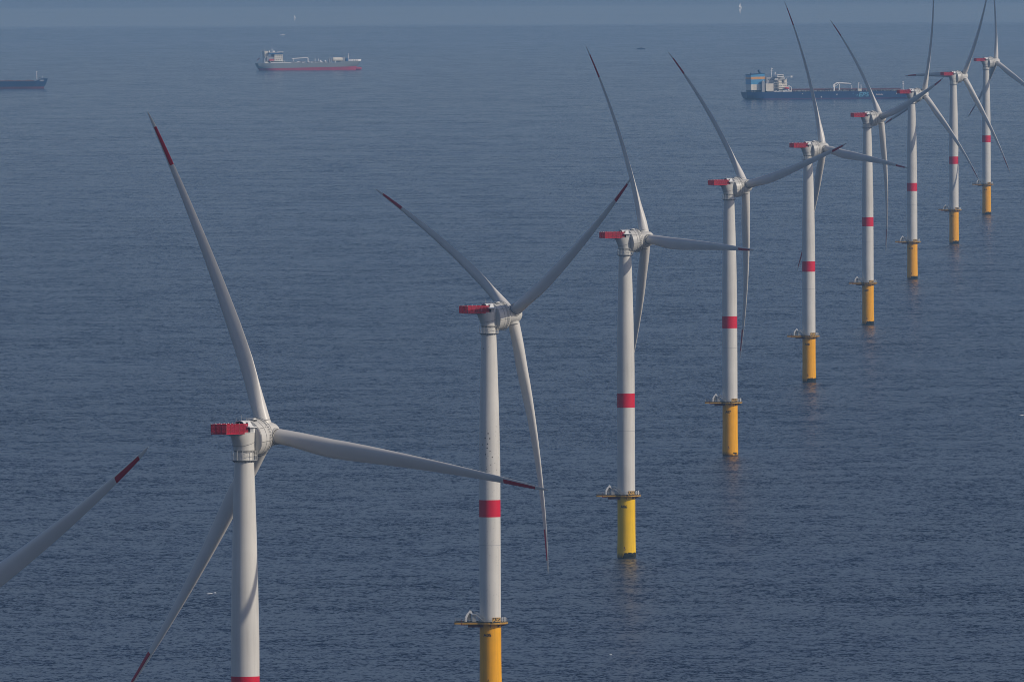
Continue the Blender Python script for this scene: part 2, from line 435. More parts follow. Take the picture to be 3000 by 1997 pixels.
for i, (x, y) in enumerate(per):
    rail.tube((x * .985, y * .985, ZP), (x * .985, y * .985, ZP + 1.15), .06, n=4)
    x2, y2 = per[(i + 1) % len(per)]
    for h in (.6, 1.13): rail.tube((x * .985, y * .985, ZP + h), (x2 * .985, y2 * .985, ZP + h), .045, n=4)
P_DECK.kid('railing', data_of(rail, 'railing', 'galv', 0))
# davit crane under a pale hood
cr = MB()
outer = [(-7.15, 0), (-7.15, 1.75), (-6.75, 2.45), (-5.85, 3.55), (-5.35, 3.15), (-5.1, 2.6), (-5.1, 2.2), (-5.5, 2.5), (-5.9, 2.75), (-6.3, 2.1), (-6.6, 1.5), (-6.75, 0)]
mtx_xz = Matrix(((1, 0, 0, 0), (0, 0, 1, -2.2), (0, 1, 0, ZP), (0, 0, 0, 1)))
cr.prism(outer, -.35, .75, mtx_xz)
cr.box(-6.9, -5.2, -2.0, -1.7, ZP + .75, ZP + .92)
P_DECK.kid('davit_crane', data_of(cr, 'davit_crane', 'safety', 30))
P_DECK.kid('crane_hood_shade', data_of(MB().prism([(-6.6, .9), (-5.5, .9), (-5.45, 2.5), (-5.9, 2.9), (-6.55, 2.0)], -.2, .6, mtx_xz), 'crane_hood_shade', 'seam', 30))  # dark filler painted as the shaded inside of the crane hood
P_DECK.kid('cabinet', data_of(MB().box(-5.15, -4.05, -2.6, -1.4, ZP, ZP + 2.2).box(-5.25, -3.95, -2.7, -1.3, ZP + 2.2, ZP + 2.32), 'cabinet', 'galv', 0))
stair = MB()
for yy in (-2.9, -1.9):
    stair.path([(-4.6, yy, ZP + 3.0), (-4.0, yy, ZP + 3.0), (-1.2, yy, ZP + .9)], .05)
    stair.path([(-4.6, yy, ZP + 2.3), (-4.1, yy, ZP + 2.25), (-1.5, yy, ZP + .05)], .09)
    for q in range(5): stair.tube((-4.0 + q * .62, yy, ZP + 2.2 - q * .52), (-4.0 + q * .62, yy, ZP + 3.0 - q * .47), .03, n=4)
for q in range(9):
    stair.box(-4.0 + q * .28, -3.72 + q * .28, -2.9, -1.9, ZP + 2.1 - q * .235, ZP + 2.15 - q * .235)
P_DECK.kid('stair', data_of(stair, 'stair', 'galv', 0))
P_DECK.kid('mooring_post', data_of(MB().box(-.42, -.24, -4.75, -4.55, ZP, ZP + 1.05), 'mooring_post', 'safety', 0))
P_DECK.kid('life_raft', data_of(MB().tube((3.5, -2.6, ZP + .1), (3.5, -2.6, ZP + 1.5), .16, n=8), 'life_raft', 'safety', 30))
P_DECK.kid('life_raft', data_of(MB().tube((4.1, -2.0, ZP + .1), (4.1, -2.0, ZP + 1.6), .2, n=8), 'life_raft', 'safety', 30))
P_SIGN_BOARD = data_of(MB().box(.5, 2.95, -4.62, -4.52, ZP - .05, ZP + 1.42), 'number_board', 'black', 0)
fr = MB()
for q in ((.44, 3.01, ZP + 1.42, ZP + 1.5), (.44, 3.01, ZP - .12, ZP - .05), (.44, .5, ZP - .05, ZP + 1.42), (2.95, 3.01, ZP - .05, ZP + 1.42)):
    fr.box(q[0], q[1], -4.66, -4.5, q[2], q[3])
P_SIGN_FRAME = data_of(fr, 'board_frame', 'gold', 0)

SIGN_T = T(1.72, -4.55, 0) @ Matrix.Rotation(R_(24), 4, 'Z') @ T(-1.72, 4.55, 0)

# -- ring platform under the nacelle
ring = MB().lathe([(2.13, ZT - .1), (2.78, ZT - .1), (2.78, ZT + .02), (2.13, ZT + .02)], 40, cap=False)
for a in range(0, 360, 20):
    mt = Matrix.Rotation(R_(a), 4, 'Z')
    ring.add([mt @ Vector(v) for v in ((2.1, -.05, ZT - .1), (2.72, -.05, ZT - .1), (2.1, -.05, ZT - .55), (2.1, .05, ZT - .1), (2.72, .05, ZT - .1), (2.1, .05, ZT - .55))],
             [(0, 1, 2), (5, 4, 3), (1, 4, 5, 2), (2, 5, 3, 0)])
P_RING = proto('access_ring', ring, 'galv', smooth=30)
rr = MB()
pr = [(2.74 * math.cos(R_(a)), 2.74 * math.sin(R_(a))) for a in range(0, 360, 24)]
for i, (x, y) in enumerate(pr):
    rr.tube((x, y, ZT), (x, y, ZT + 2.05), .06, n=4)
    x2, y2 = pr[(i + 1) % len(pr)]
    for h in (1.05, 2.03): rr.tube((x, y, ZT + h), (x2, y2, ZT + h), .05, n=4)
for sx in (2.35, 2.85):
    rr.tube((sx, -.75, ZT), (sx, -.75, ZT + 2.1), .05, n=4)
for q in range(7): rr.tube((2.35, -.75, ZT + .25 + q * .28), (2.85, -.75, ZT + .25 + q * .28), .04, n=4)
P_RING.kid('railing', data_of(rr, 'railing', 'white', 0))

# -- nacelle (yaw frame: x across, y towards the hub, z from the ring)
proto('yaw_bearing', MB().lathe([(2.0, 1.8), (2.2, 1.82), (2.2, 2.1), (2.0, 2.12)], 48, cap=False), 'dark', 'yaw')
nb = MB(); secs = [(2.12, 2.3, 2.3, 0.0), (2.6, 2.3, 2.35, 0.0), (3.4, 2.34, 2.62, -.05), (4.4, 2.44, 3.0, -.15), (5.3, 2.54, 3.35, -.25), (5.95, 2.6, 3.55, -.3)]
n = 56; vs, fs = [], []
for z, rx, ry, cy_ in secs:
    for k in range(n):
        t = 2 * PI * k / n; c_, s_ = math.cos(t), math.sin(t)
        vs.append((rx * c_, cy_ + (ry if s_ < 0 else rx) * s_, z))
for i in range(len(secs) - 1):
    for k in range(n): fs.append((i * n + k, i * n + (k + 1) % n, (i + 1) * n + (k + 1) % n, (i + 1) * n + k))
fs += [tuple(range(n))[::-1], tuple((len(secs) - 1) * n + k for k in range(n))]
nb.add(vs, fs)
P_NAC = proto('nacelle', nb, 'white', 'yaw')
# inclined seam round the frame, and the bright lip at the top
sm = MB(); pts = []
for k in range(49):
    t = 2 * PI * k / 48; z = 3.05 + 1.35 * (.5 + .5 * math.sin(t)) ** 1.2
    f_ = (z - 2.12) / 3.83; rx = 2.3 + .3 * f_; ry = 2.3 + 1.25 * f_; cy_ = -.3 * f_
    pts.append((1.004 * rx * math.cos(t), cy_ + 1.004 * (ry if math.sin(t) < 0 else rx) * math.sin(t), z))
sm.path(pts, .035, 4)
P_NAC.kid('seam', data_of(sm, 'seam', 'seam', 0))
lip = MB(); lp = [(2.62 * math.cos(2 * PI * k / 40), -.3 + (3.57 if math.sin(2 * PI * k / 40) < 0 else 2.62) * math.sin(2 * PI * k / 40), 5.98) for k in range(41)]
lip.path(lp, .07, 5)
P_NAC.kid('top_lip', data_of(lip, 'top_lip', 'safety', 40))
# arched hood over the rear of the nacelle
half = [(0, 8.55), (.5, 8.5), (.95, 8.33), (1.32, 8.02), (1.62, 7.62), (1.95, 7.36), (2.35, 7.24), (2.9, 7.2)]
prof_o = [(-x, z) for x, z in half[::-1]] + half[1:]
hv, hf = [], []
m_ = len(prof_o)
for yy in (-1.75, -1.2, 1.7):
    for th in (0, -.16):
        for x, z in prof_o: hv.append((x * (1.0 if yy > -1.5 else 1.02), yy, z + th))
for i in range(2):
    b0, b1 = i * 2 * m_, (i + 1) * 2 * m_
    for j in range(m_ - 1):
        hf.append((b0 + j, b0 + j + 1, b1 + j + 1, b1 + j)); hf.append((b0 + m_ + j, b1 + m_ + j, b1 + m_ + j + 1, b0 + m_ + j + 1))
    hf.append((b0, b1, b1 + m_, b0 + m_)); hf.append((b0 + m_ - 1, b0 + 2 * m_ - 1, b1 + 2 * m_ - 1, b1 + m_ - 1))
for b0, fl_ in ((0, 1), (4 * m_, 0)):
    for j in range(m_ - 1):
        q = (b0 + j, b0 + m_ + j, b0 + m_ + j + 1, b0 + j + 1); hf.append(q if fl_ else q[::-1])
P_HOOD = proto('roof_hood', MB().add(hv, hf), 'safety', 'yaw', 35)
P_HOOD.kid('hood_shade_panel', data_of(MB().box(-1.7, 1.7, -.9, -.7, 5.9, 8.2), 'hood_shade_panel', 'dark', 0))  # dark sheet standing for the shaded inside of the open hood
sw = MB()
for s_ in (-1, 1): sw.box(min(s_ * 2.2, s_ * 2.36), max(s_ * 2.2, s_ * 2.36), -.8, 1.5, 5.95, 7.2)
P_HOOD.kid('side_wall', data_of(sw, 'side_wall', 'galv', 0))
P_HOOD.kid('side_door', data_of(MB().box(2.37, 2.43, .2, 1.0, 6.05, 7.1), 'side_door', 'safety', 0))
an = MB()
for x, y, h in ((-.9, -1.4, 1.0), (.3, -1.3, 1.35), (1.3, -.2, 1.1), (-1.5, .4, .9), (0, .9, .8)):
    zz = 8.4 - abs(x) ** 2 * .25
    an.tube((x, y, zz), (x, y, zz + h), .035, n=4)
an.path([(-.9, -1.4, 9.2), (.3, -1.3, 9.2), (1.3, -.2, 8.9)], .025, 4)
P_HOOD.kid('antenna', data_of(an, 'antenna', 'galv', 0))

# -- generator drum: axis tilted up with the rotor
AX = T(0, HUB_FWD, HUB_UP) @ Matrix.Rotation(TILT, 4, 'X') @ Matrix.Rotation(-PI / 2, 4, 'X')   # local z = rotor axis, origin = hub centre
def ax_mb(prof, n=72, **k): return MB().lathe(prof, n, mt=AX, **k)
P_GEN = proto('generator', ax_mb([(2.25, -7.9), (2.3, -6.95), (3.55, -6.9), (3.86, -6.75), (3.88, -6.7), (3.88, -3.1), (3.72, -2.85), (3.3, -2.72), (2.4, -2.7)]), 'white', 'yaw')
# skin panels on the drum, each a piece of its own with open joints
pan_me = []
def drum_panel(z0, z1, a0, a1):
    mb = MB(); g = .06 / 3.9; n_ = 8; vs, fs = [], []
    for r in (3.90, 3.955):
        for z in (z0, z1):
            for k in range(n_ + 1):
                t = a0 + g + (a1 - a0 - 2 * g) * k / n_
                vs.append((r * math.cos(t), r * math.sin(t), z))
    m = n_ + 1
    for k in range(n_):
        fs += [(2 * m + k, 2 * m + k + 1, 3 * m + k + 1, 3 * m + k), (k, m + k, m + k + 1, k + 1), (k, k + 1, 2 * m + k + 1, 2 * m + k), (m + k, 3 * m + k, 3 * m + k + 1, m + k + 1)]
    fs += [(0, 2 * m, 3 * m, m), (n_, m + n_, 3 * m + n_, 2 * m + n_)]
    return data_of(mb.add(vs, fs), 'skin_panel', 'white', 30)
pmA = drum_panel(-6.66, -5.09, 0, PI / 4); pmB = drum_panel(-4.96, -4.1, 0, PI / 4)
for k in range(8):
    for me in (pmA, pmB): P_GEN.kid('skin_panel', me, AX @ Matrix.Rotation(k * PI / 4 + .18, 4, 'Z'))
jt = MB().lathe([(3.89, -6.70), (3.905, -6.69), (3.905, -4.0), (3.89, -3.99)], 72, mt=AX, cap=False)
P_GEN.kid('panel_backing', data_of(jt, 'panel_backing', 'seam', 30))
lad = MB()
for zz in (-4.0, -3.15):
    lp = [AX @ Vector((4.2 * math.cos(2 * PI * k / 60), 4.2 * math.sin(2 * PI * k / 60), zz)) for k in range(61)]
    lad.path(lp, .04, 4)
for k in range(44):
    t = 2 * PI * k / 44; c_, s_ = math.cos(t), math.sin(t)
    lad.tube(AX @ Vector((4.2 * c_, 4.2 * s_, -4.0)), AX @ Vector((4.2 * c_, 4.2 * s_, -3.15)), .04, n=4)
    if k % 4 == 0: lad.tube(AX @ Vector((3.8 * c_, 3.8 * s_, -3.55)), AX @ Vector((4.2 * c_, 4.2 * s_, -3.55)), .04, n=4)
P_GEN.kid('guard_rail', data_of(lad, 'guard_rail', 'seam', 0))
hb = MB().box(-1.2, .6, 2.6, 3.6, 8.55, 8.95).box(-.9, .9, 1.9, 2.3, 8.5, 8.75)
P_GEN.kid('roof_hatch', data_of(hb, 'roof_hatch', 'safety', 0))
P_GEN.kid('roof_gap', data_of(MB().box(-.8, 1.5, 1.75, 2.6, 8.35, 8.62), 'roof_gap', 'dark', 0))
P_GEN.kid('drip_foot', data_of(MB().prism([(-.9, .35), (.9, .35), (.7, 1.7), (-.7, 1.7)], 0.9, 1.7), 'drip_foot', 'safety', 0))

# -- hub with its rounded spinner
hubm = MB().lathe([(2.35, -2.68), (2.45, -2.2), (2.62, -1.4), (2.72, -.5), (2.72, .4), (2.6, 1.2), (2.3, 1.95), (1.8, 2.5), (1.1, 2.85), (.45, 2.98), (0, 3.0)], 56, mt=AX)
P_HUB = proto('hub', hubm, 'white', 'yaw', 60)

# -- helicopter hoist deck behind the nacelle
hd = MB().prism([(-2.1, -8.85), (2.1, -8.85), (2.1, -1.3), (-2.1, -1.3)], 5.72, 5.92)
P_WEDGE = MB().add([(-1.7, -7.6, 5.70), (1.7, -7.6, 5.70), (1.9, -1.6, 5.70), (-1.9, -1.6, 5.70), (-.9, -4.2, 5.5), (.9, -4.2, 5.5), (1.3, -2.6, 5.38), (-1.3, -2.6, 5.38)],
       [(4, 5, 6, 7)[::-1], (0, 1, 5, 4)[::-1], (1, 2, 6, 5)[::-1], (2, 3, 7, 6)[::-1], (3, 0, 4, 7)[::-1]])
P_HELI = proto('hoist_deck', hd, 'mark_red', 'yaw', 0)
P_HELI.kid('deck_girder', data_of(P_WEDGE, 'deck_girder', 'galv', 0))
ME_POST = data_of(MB().box(-.06, .06, -.06, .06, 5.9, 7.95), 'fence_post', 'brown', 0)
ME_LAMP = data_of(MB().tube((0, 0, 7.93), (0, 0, 8.1), .08, n=6), 'deck_light', 'safety', 0)
def post(x, y): P_HELI.kid('fence_post', ME_POST, T(x, y, 0)); P_HELI.kid('deck_light', ME_LAMP, T(x, y, 0))
fence = []
for k in range(3): fence.append(((-2.1 + 1.4 * k, -8.8), (-2.1 + 1.4 * (k + 1), -8.8)))
for s_ in (-2.1, 2.1):
    for k in range(5): fence.append(((s_, -8.8 + 1.5 * k), (s_, -8.8 + 1.5 * (k + 1))))
seen = set()
for a, b in fence:
    for q in (a, b):
        if (round(q[0], 2), round(q[1], 2)) not in seen: seen.add((round(q[0], 2), round(q[1], 2))); post(*q)
def fence_panel(L_):
    frm = MB(); 
    frm.box(.06, L_ - .06, -.035, .035, 5.98, 6.12).box(.06, L_ - .06, -.035, .035, 7.78, 7.92)
    frm.box(.06, .14, -.03, .03, 6.12, 7.78).box(L_ - .14, L_ - .06, -.03, .03, 6.12, 7.78)
    frm.box(.14, L_ - .14, -.012, .012, 6.9, 6.96)
    return data_of(frm, 'fence_frame', 'fence_red', 0)
def fence_infill(L_): return data_of(MB().box(.14, L_ - .14, -.008, .008, 6.12, 7.78), 'mesh_panel', 'red_mesh', 0)
fm = {1.4: (fence_panel(1.4), fence_infill(1.4)), 1.5: (fence_panel(1.5), fence_infill(1.5))}
for a, b in fence:
    L_ = round(math.hypot(b[0] - a[0], b[1] - a[1]), 2); ang = math.atan2(b[1] - a[1], b[0] - a[0])
    mt = T(a[0], a[1], 0) @ Matrix.Rotation(ang, 4, 'Z')
    P_HELI.kid('fence_frame', fm[L_][0], mt); P_HELI.kid('mesh_panel', fm[L_][1], mt)
(bv, bf), (mv, mf) = blade_meshes()
ME_BLADE = data_of(MB().add(bv, bf), 'blade', 'blade', 50)
ME_MARK = data_of(MB().add(mv, mf), 'red_marking', 'mark_red', 50)
ME_COLLAR = data_of(MB().lathe([(1.80, .6), (1.86, 1.6), (1.84, 2.72), (1.66, 2.78)], 36), 'root_collar', 'white', 40)
ME_GAP = data_of(MB().lathe([(1.64, 2.7), (1.78, 2.76), (1.78, 2.9), (1.64, 2.93)], 36, cap=False), 'root_gap', 'seam', 40)

def turbine(x, y, dz, yaw, az, cone, pitch, tag_text, pile, label, speck=False):
    root = empty('wind_turbine', (x, y, 0))
    tag(root, label, 'wind turbine', 'offshore wind turbines in a receding row')
    up = T(0, 0, dz)
    YAW = T(0, 0, ZT + dz) @ Matrix.Rotation(-yaw, 4, 'Z')
    for p in PROTO:
        base = YAW if p.frame == 'yaw' else up
        if p is P_MONO: base = T(0, 0, 0)
        if p is P_BAND: base = T(0, 0, dz + (1.5 if y < 4500 else .4))
        o = link(p.name, p.me, root, base @ p.mtx)
        if p is P_TOWER and speck:
            o.material_slots[0].link = 'OBJECT'; o.material_slots[0].material = M['tower_speck']
        for nm, me, mt in p.kids: link(nm, me, o, mt)
        if p is P_DECK and tag_text:
            link('number_board', P_SIGN_BOARD, o, SIGN_T)
            link('board_frame', P_SIGN_FRAME, o, SIGN_T)
            tm = text_mesh(tag_text, 1.5, bold=.006)
            for v in tm.vertices: v.co = (1.725 + v.co.x * .92, -4.63, ZP + .69 + v.co.y)
            tm.materials.append(M['gold']); link('board_number', tm, o, SIGN_T)
    pm, mk = MK_PILE[pile]
    po = link('transition_piece', pm, root, Matrix.Diagonal((1, 1, (21.4 + dz) / 21.4, 1))); link('draught_mark', mk, po)
    if tag_text:
        tm = text_mesh(tag_text, 1.42)
        for v in tm.vertices:
            t = R_(270 - 17) + v.co.x / 3.08
            r = 3.115
            v.co = (r * math.cos(t), r * math.sin(t), 17.95 + v.co.y)
        tm.materials.append(M['black']); link('painted_number', tm, po)
    # rotor
    h = Vector((math.cos(yaw), -math.sin(yaw), 0))
    d = Vector((math.sin(yaw) * math.cos(TILT), math.cos(yaw) * math.cos(TILT), math.sin(TILT)))
    v_ = h.cross(d)
    hub = Vector((math.sin(yaw) * HUB_FWD, math.cos(yaw) * HUB_FWD, ZT + HUB_UP + dz))
    for b in range(3):
        a = az + b * 2 * PI / 3
        rad = h * math.sin(a) + v_ * math.cos(a)
        X = d.cross(rad)
        mt = Matrix(((X.x, d.x, rad.x, hub.x), (X.y, d.y, rad.y, hub.y), (X.z, d.z, rad.z, hub.z), (0, 0, 0, 1)))
        mb_ = mt @ Matrix.Rotation(-(cone - 3.0) / RAD, 4, 'X') @ Matrix.Rotation(-R_(pitch), 4, 'Z')
        bl = link('blade', ME_BLADE, root, mb_)
        link('red_marking', ME_MARK, bl)
        c_ = link('root_collar', ME_COLLAR, root, mt); link('root_gap', ME_GAP, c_)
    return root

TB = [  # x, y, dz, yaw, azimuth, tip offset, pitch, number, pile
    (-100.2, 2860.7, 2.4, .999, -3.026, 3.4, 4, None, 'notch', 'wind turbine off the left edge, only one red-marked blade reaching into view'),
    (-57.9, 3936.4, 1.1, .656, -.371, 1.5, -7, None, 'notch', 'nearest whole rotor, white turbine with tower cut off by the bottom edge'),
    (-6.6, 5224.2, -2.07, .966, -1.085, 2.1, 0, 'A05', 'notch', 'white wind turbine with specks on its tower and A05 on its yellow base'),
    (39.1, 6284.4, -.24, 1.102, -.488, 2.5, 4, 'A06', 'lemon', 'white wind turbine with A06 on a lemon yellow base, right of A05'),
    (88.8, 7442.3, -.08, .997, -.767, 3.0, 4, 'A07', 'plain', 'white wind turbine with A07 on its yellow base, between A06 and A08'),
    (139.6, 8578.2, -.18, 1.086, -.408, 3.5, 4, 'A08', 'notch', 'white wind turbine with A08 on its yellow base, crossed by a blade of A07'),
    (190.0, 9734.0, .45, 1.123, -.818, 3.5, 4, 'A09', 'notch', 'white wind turbine with A09 on its base, fourth from the far right end'),
    (239.4, 10903.2, .57, 1.148, .253, 5.6, 4, 'A10', 'notch', 'white wind turbine with A10 on its base, nacelle before the navy tanker bow'),
    (291.7, 12028.9, .47, 1.0, .509, 4.0, 4, 'A11', 'notch', 'white wind turbine with A11 on its base, second from the far right end'),
    (342.3, 13144.2, -.04, 1.121, -.063, 4.9, 4, 'A12', 'notch', 'farthest and smallest wind turbine, at the far right end of the row'),
]
for (x, y, dz, yaw, az, cone, pitch, txt, pile, lab) in TB:
    turbine(x, y, dz, yaw, az, cone, pitch, txt, pile, lab, speck=(txt == 'A05'))

# ------------------------------------------------------------------ ships (x: stern to bow, y: port, z up)
def hull_loft(L, B, zl, stern_x, bow_x, ts=.10, tb=.80, wl_fine=1.0):
    """zl: list of heights as function of t; returns grid verts rows [z][station][side]"""
    N = 36
    def hb(t, zf):
        b = B / 2
        if t < ts: b *= .72 + .28 * math.sin(PI / 2 * t / ts) if zf > .5 else (.25 + .45 * zf + (.75 - .45 * zf) * math.sin(PI / 2 * t / ts))
        if t > tb:
            q = (t - tb) / (1 - tb); b *= max(.012, (1 - q ** (1.7 + 1.4 * zf)) ** (.9 - .25 * zf))
        return b
    rows = []
    for zi, zfun in enumerate(zl):
        zf = zi / (len(zl) - 1); row = []
        for k in range(N + 1):
            t = k / N; t = 1 - (1 - t) ** 1.35 if t > .5 else t
            x = stern_x(zf) + (bow_x(zf) - stern_x(zf)) * t
            b = hb(t, zf); z = zfun(t)
            row.append(((x, -b, z), (x, b, z)))
        rows.append(row)
    return rows
def hull_part(rows, i0, i1, top=False, bottom=False):
    mb = MB(); vs = []; fs = []
    N = len(rows[0])
    for r in rows[i0:i1 + 1]:
        vs += [p[0] for p in r] + [p[1] for p in r]
    m = 2 * N
    for i in range(i1 - i0):
        for k in range(N - 1):
            fs.append((i * m + k, i * m + k + 1, (i + 1) * m + k + 1, (i + 1) * m + k))
            fs.append((i * m + N + k, (i + 1) * m + N + k, (i + 1) * m + N + k + 1, i * m + N + k + 1))
        fs.append((i * m, (i + 1) * m, (i + 1) * m + N, i * m + N))
        fs.append((i * m + N - 1, i * m + m - 1, (i + 1) * m + m - 1, (i + 1) * m + N - 1))
    if top:
        o = (i1 - i0) * m
        for k in range(N - 1): fs.append((o + k, o + k + 1, o + N + k + 1, o + N + k))
    return mb.add(vs, fs)
def windows(mb, xs, y, z, w_=.7, h_=.7):
    for x in xs: mb.box(x, x + w_, y - .06, y, z, z + h_)
    return mb
def hull_text(me, x0, z0, y, sx=1.):
    for v in me.vertices: v.co = (x0 + v.co.x * sx, y, z0 + v.co.y)
    return me

# --- navy tanker behind A08..A10
nv = empty('navy_tanker', (266.6, 20902, 0), R_(15), 1.08)
tag(nv, 'long navy tanker with blue and orange striped funnel block behind the far turbines', 'ship')
lv = [lambda t: -3., lambda t: 0., lambda t: 1.1, lambda t: 4.5, lambda t: 7.9 + (1.6 * max(0, (t - .93) / .07) ** .5 if t > .93 else 0)]
rows = hull_loft(183, 31, lv, lambda f: 3.2 * (1 - f) if f > .4 else 3.5, lambda f: 179 + 4.5 * f)
hull_part(rows, 2, 4, top=True).build('hull', 'navy', nv, smooth=35)
hull_part(rows, 0, 2).build('boot_topping', 'boot_navy', nv, smooth=35)
dk = 7.95
cas = MB().box(5.2, 20.3, -10.5, 10.5, dk + 2.0, dk + 8.0).build('engine_casing', 'cream', nv, smooth=0)
leg_ = MB()
for xx in (6, 9, 12, 15, 18, 19.8):
    for yy in (-10.2, -3, 4, 10): leg_.box(xx, xx + .4, yy - .2, yy + .2, dk, dk + 2.0)
leg_.build('casing_leg', 'deck_grey', cas, smooth=0)
MB().box(5.6, 19.9, -9.6, 9.6, dk + .02, dk + 1.7).build('mooring_deck_house', 'deck_grey', nv, smooth=0)
fun = MB().prism([(5.2, dk + 8.0), (20.3, dk + 8.0), (20.3, dk + 13.5), (5.2, dk + 13.2)], -10.5, 10.5, Matrix(((1, 0, 0, 0), (0, 0, -1, 0), (0, 1, 0, 0), (0, 0, 0, 1)))).build('funnel', 'funnel_blue', nv, smooth=0)
XZ = Matrix(((1, 0, 0, 0), (0, 0, -1, 0), (0, 1, 0, 0), (0, 0, 0, 1)))
MB().prism([(5.2, dk + 13.2), (20.3, dk + 13.5), (20.3, dk + 16.2), (5.2, dk + 15.9)], -10.53, 10.53, XZ).build('orange_band', 'funnel_orange', fun, smooth=0)
MB().prism([(5.2, dk + 15.9), (20.3, dk + 16.2), (20.3, dk + 19.3), (5.2, dk + 18.0)], -10.5, 10.5, XZ).build('upper_band', 'funnel_blue', fun, smooth=0)
MB().prism([(5.1, dk + 18.0), (20.4, dk + 19.3), (20.4, dk + 19.9), (5.1, dk + 18.6)], -10.6, 10.6, XZ).build('funnel_cap', 'funnel_navy', fun, smooth=0)
MB().tube((17.6, -3, dk + 19.4), (15.6, -3, dk + 23.4), 1.35, 1.25, 12).tube((5.9, -8, dk + 18.4), (5.9, -8, dk + 20.2), .7, n=8).build('exhaust_pipe', 'funnel_navy', fun)
MB().box(16.3, 19.2, -14.2, -11.2, dk, dk + 11.2).tube((17.7, -12.7, dk + 11.2), (17.7, -12.7, dk + 12.0), 1.3, 1.0, 10).build('vent_trunk', 'shade_grey', nv, smooth=0)  # column's shading is part of its grey colour
MB().box(20.6, 28.8, -14.6, -8.0, dk + 1.0, dk + 8.8).build('side_house', 'cream', nv, smooth=0)
MB().box(21.6, 27.8, -14.3, -8.2, dk, dk + 1.0).build('side_house_base', 'deck_grey', nv, smooth=0)
acc = MB().box(23, 43.5, -8, 13, dk, dk + 15.4).build('accommodation', 'shade_grey', nv, smooth=0)  # grey colour stands in for the shadow on this block
MB().box(35, 44, -13.5, -8.02, dk + 2.6, dk + 8.6).box(35, 38.4, -13.3, -8.02, dk + 8.6, dk + 11.6).box(41.5, 44.0, -13.0, -8.02, dk + 8.6, dk + 13.4).build('front_house', 'cream', acc, smooth=0)
MB().box(33.4, 40.4, -13.8, 13.5, dk + 15.5, dk + 18.3).build('bridge', 'ship_white', acc, smooth=0)
MB().box(31.2, 34.6, -13.0, -8.02, dk + 12.2, dk + 14.0).box(40, 49.5, -14.4, -13.4, dk + 15.4, dk + 15.7).box(47.8, 49.6, -15.2, -13.2, dk + 15.0, dk + 17.0).build('bridge_wing', 'ship_white', acc, smooth=0)
windows(MB(), [33.8 + i * 1.3 for i in range(5)], -13.82, dk + 16.6, 1.0, .9).build('bridge_window', 'window', acc, smooth=0)
windows(windows(MB(), [35.8 + i * 1.9 for i in range(4)], -13.52, dk + 6.6), [24.6 + i * 2.1 for i in range(5)], -8.02, dk + 12.5, .8, .8).build('cabin_window', 'window', acc, smooth=0)
gal = MB()
for zz in (4.6, 7.2, 9.8, 13.2): gal.box(29.5, 44.6, -14.3, -13.6, dk + zz, dk + zz + .22)
gal.tube((36, -14.2, dk + 4.8), (44, -14.2, dk + 9.8), .22, n=4).tube((40, -14.2, dk + 9.8), (43.6, -14.2, dk + 14.4), .22, n=4)
gal.build('gallery', 'ship_white', acc, smooth=0)
MB().tube((29.6, -4, dk + 15.4), (29.6, -4, dk + 25.5), .45, .2, 6).tube((28.6, -4, dk + 22.5), (31, -4, dk + 22.5), .15).box(29.6, 31.4, -4.3, -3.7, dk + 24.0, dk + 24.6).tube((33, -6, dk + 18), (33, -6, dk + 21), .5, n=6).build('radar_mast', 'ship_white', acc, smooth=0)
lb = [(.2, 0), (.9, .5), (1.15, 1.4), (1.2, 2.6), (1.15, 4.0), (.9, 5.0), (.2, 5.5)]
MB().lathe([(r, z) for r, z in lb], 12, mt=T(40.6, -15.0, dk + 3.8) @ Matrix.Rotation(PI / 2, 4, 'Y')).build('lifeboat', 'lifeboat', nv)
dv = MB()
for xx in (45.2, 48.6): dv.path([(xx, -14.5, dk), (xx, -14.5, dk + 4.8), (xx - 1.6, -15.4, dk + 5.6)], .35)
dv.tube((46.2, -13, dk), (46.2, -13, dk + 7.0), .6, n=6).box(45.2, 48.6, -14.8, -14.3, dk + 4.6, dk + 5.0)
dv.build('davit', 'ship_white', nv, smooth=0)
cl = MB(); random.seed(3)
for i in range(16):
    xx = 29 + i * 1.25; hh = random.uniform(.7, 2.0); cl.box(xx, xx + random.uniform(.5, 1.0), -15.2, -14.2, dk, dk + hh)
cl.build('deck_gear', 'ship_white', nv, smooth=0)
pipes = MB()
for i, (yy, zz) in enumerate(((-6, 2.3), (-3, 1.7), (0, 2.6), (4, 2.0))): pipes.tube((50, yy, dk + zz), (172, yy, dk + zz), .38, n=6)
for i in range(36): pipes.box(51 + i * 3.3, 51.3 + i * 3.3, -6.4, 4.4, dk, dk + 1.7)
pipes.build('cargo_pipe', 'deck_red', nv, smooth=0)
ral = MB()
for i in range(44): ral.tube((50 + i * 2.8, -15.0, dk), (50 + i * 2.8, -15.0, dk + 1.2), .07, n=4)
ral.tube((50, -15.0, dk + 1.2), (170, -15.0, dk + 1.2), .08, n=4); ral.build('deck_rail', 'ship_white', nv, smooth=0)
clut = MB(); random.seed(11)
for i in range(46): xx = random.uniform(52, 165); clut.box(xx, xx + random.uniform(.6, 2.4), -13, -10 + random.uniform(0, 6), dk, dk + random.uniform(.6, 2.0))
clut.build('deck_fitting', 'deck_grey', nv, smooth=0)
cz = MB().tube((97.2, -8, dk), (97.2, -8, dk + 4.3), 1.0, n=10).box(96.2, 98.3, -9, -7, dk + 4.3, dk + 7.0)
cz.path([(96.6, -8, dk + 6.4), (99.6, -8, dk + 8.6), (103.5, -8, dk + 9.0)], .75, 6); cz.tube((103, -8, dk + 9.0), (116.3, -8, dk + 8.0), .75, .5, 6).tube((98.2, -8, dk + 5.0), (103, -8, dk + 8.2), .3, n=5)
cz.build('hose_crane', 'ship_white', nv, smooth=0)
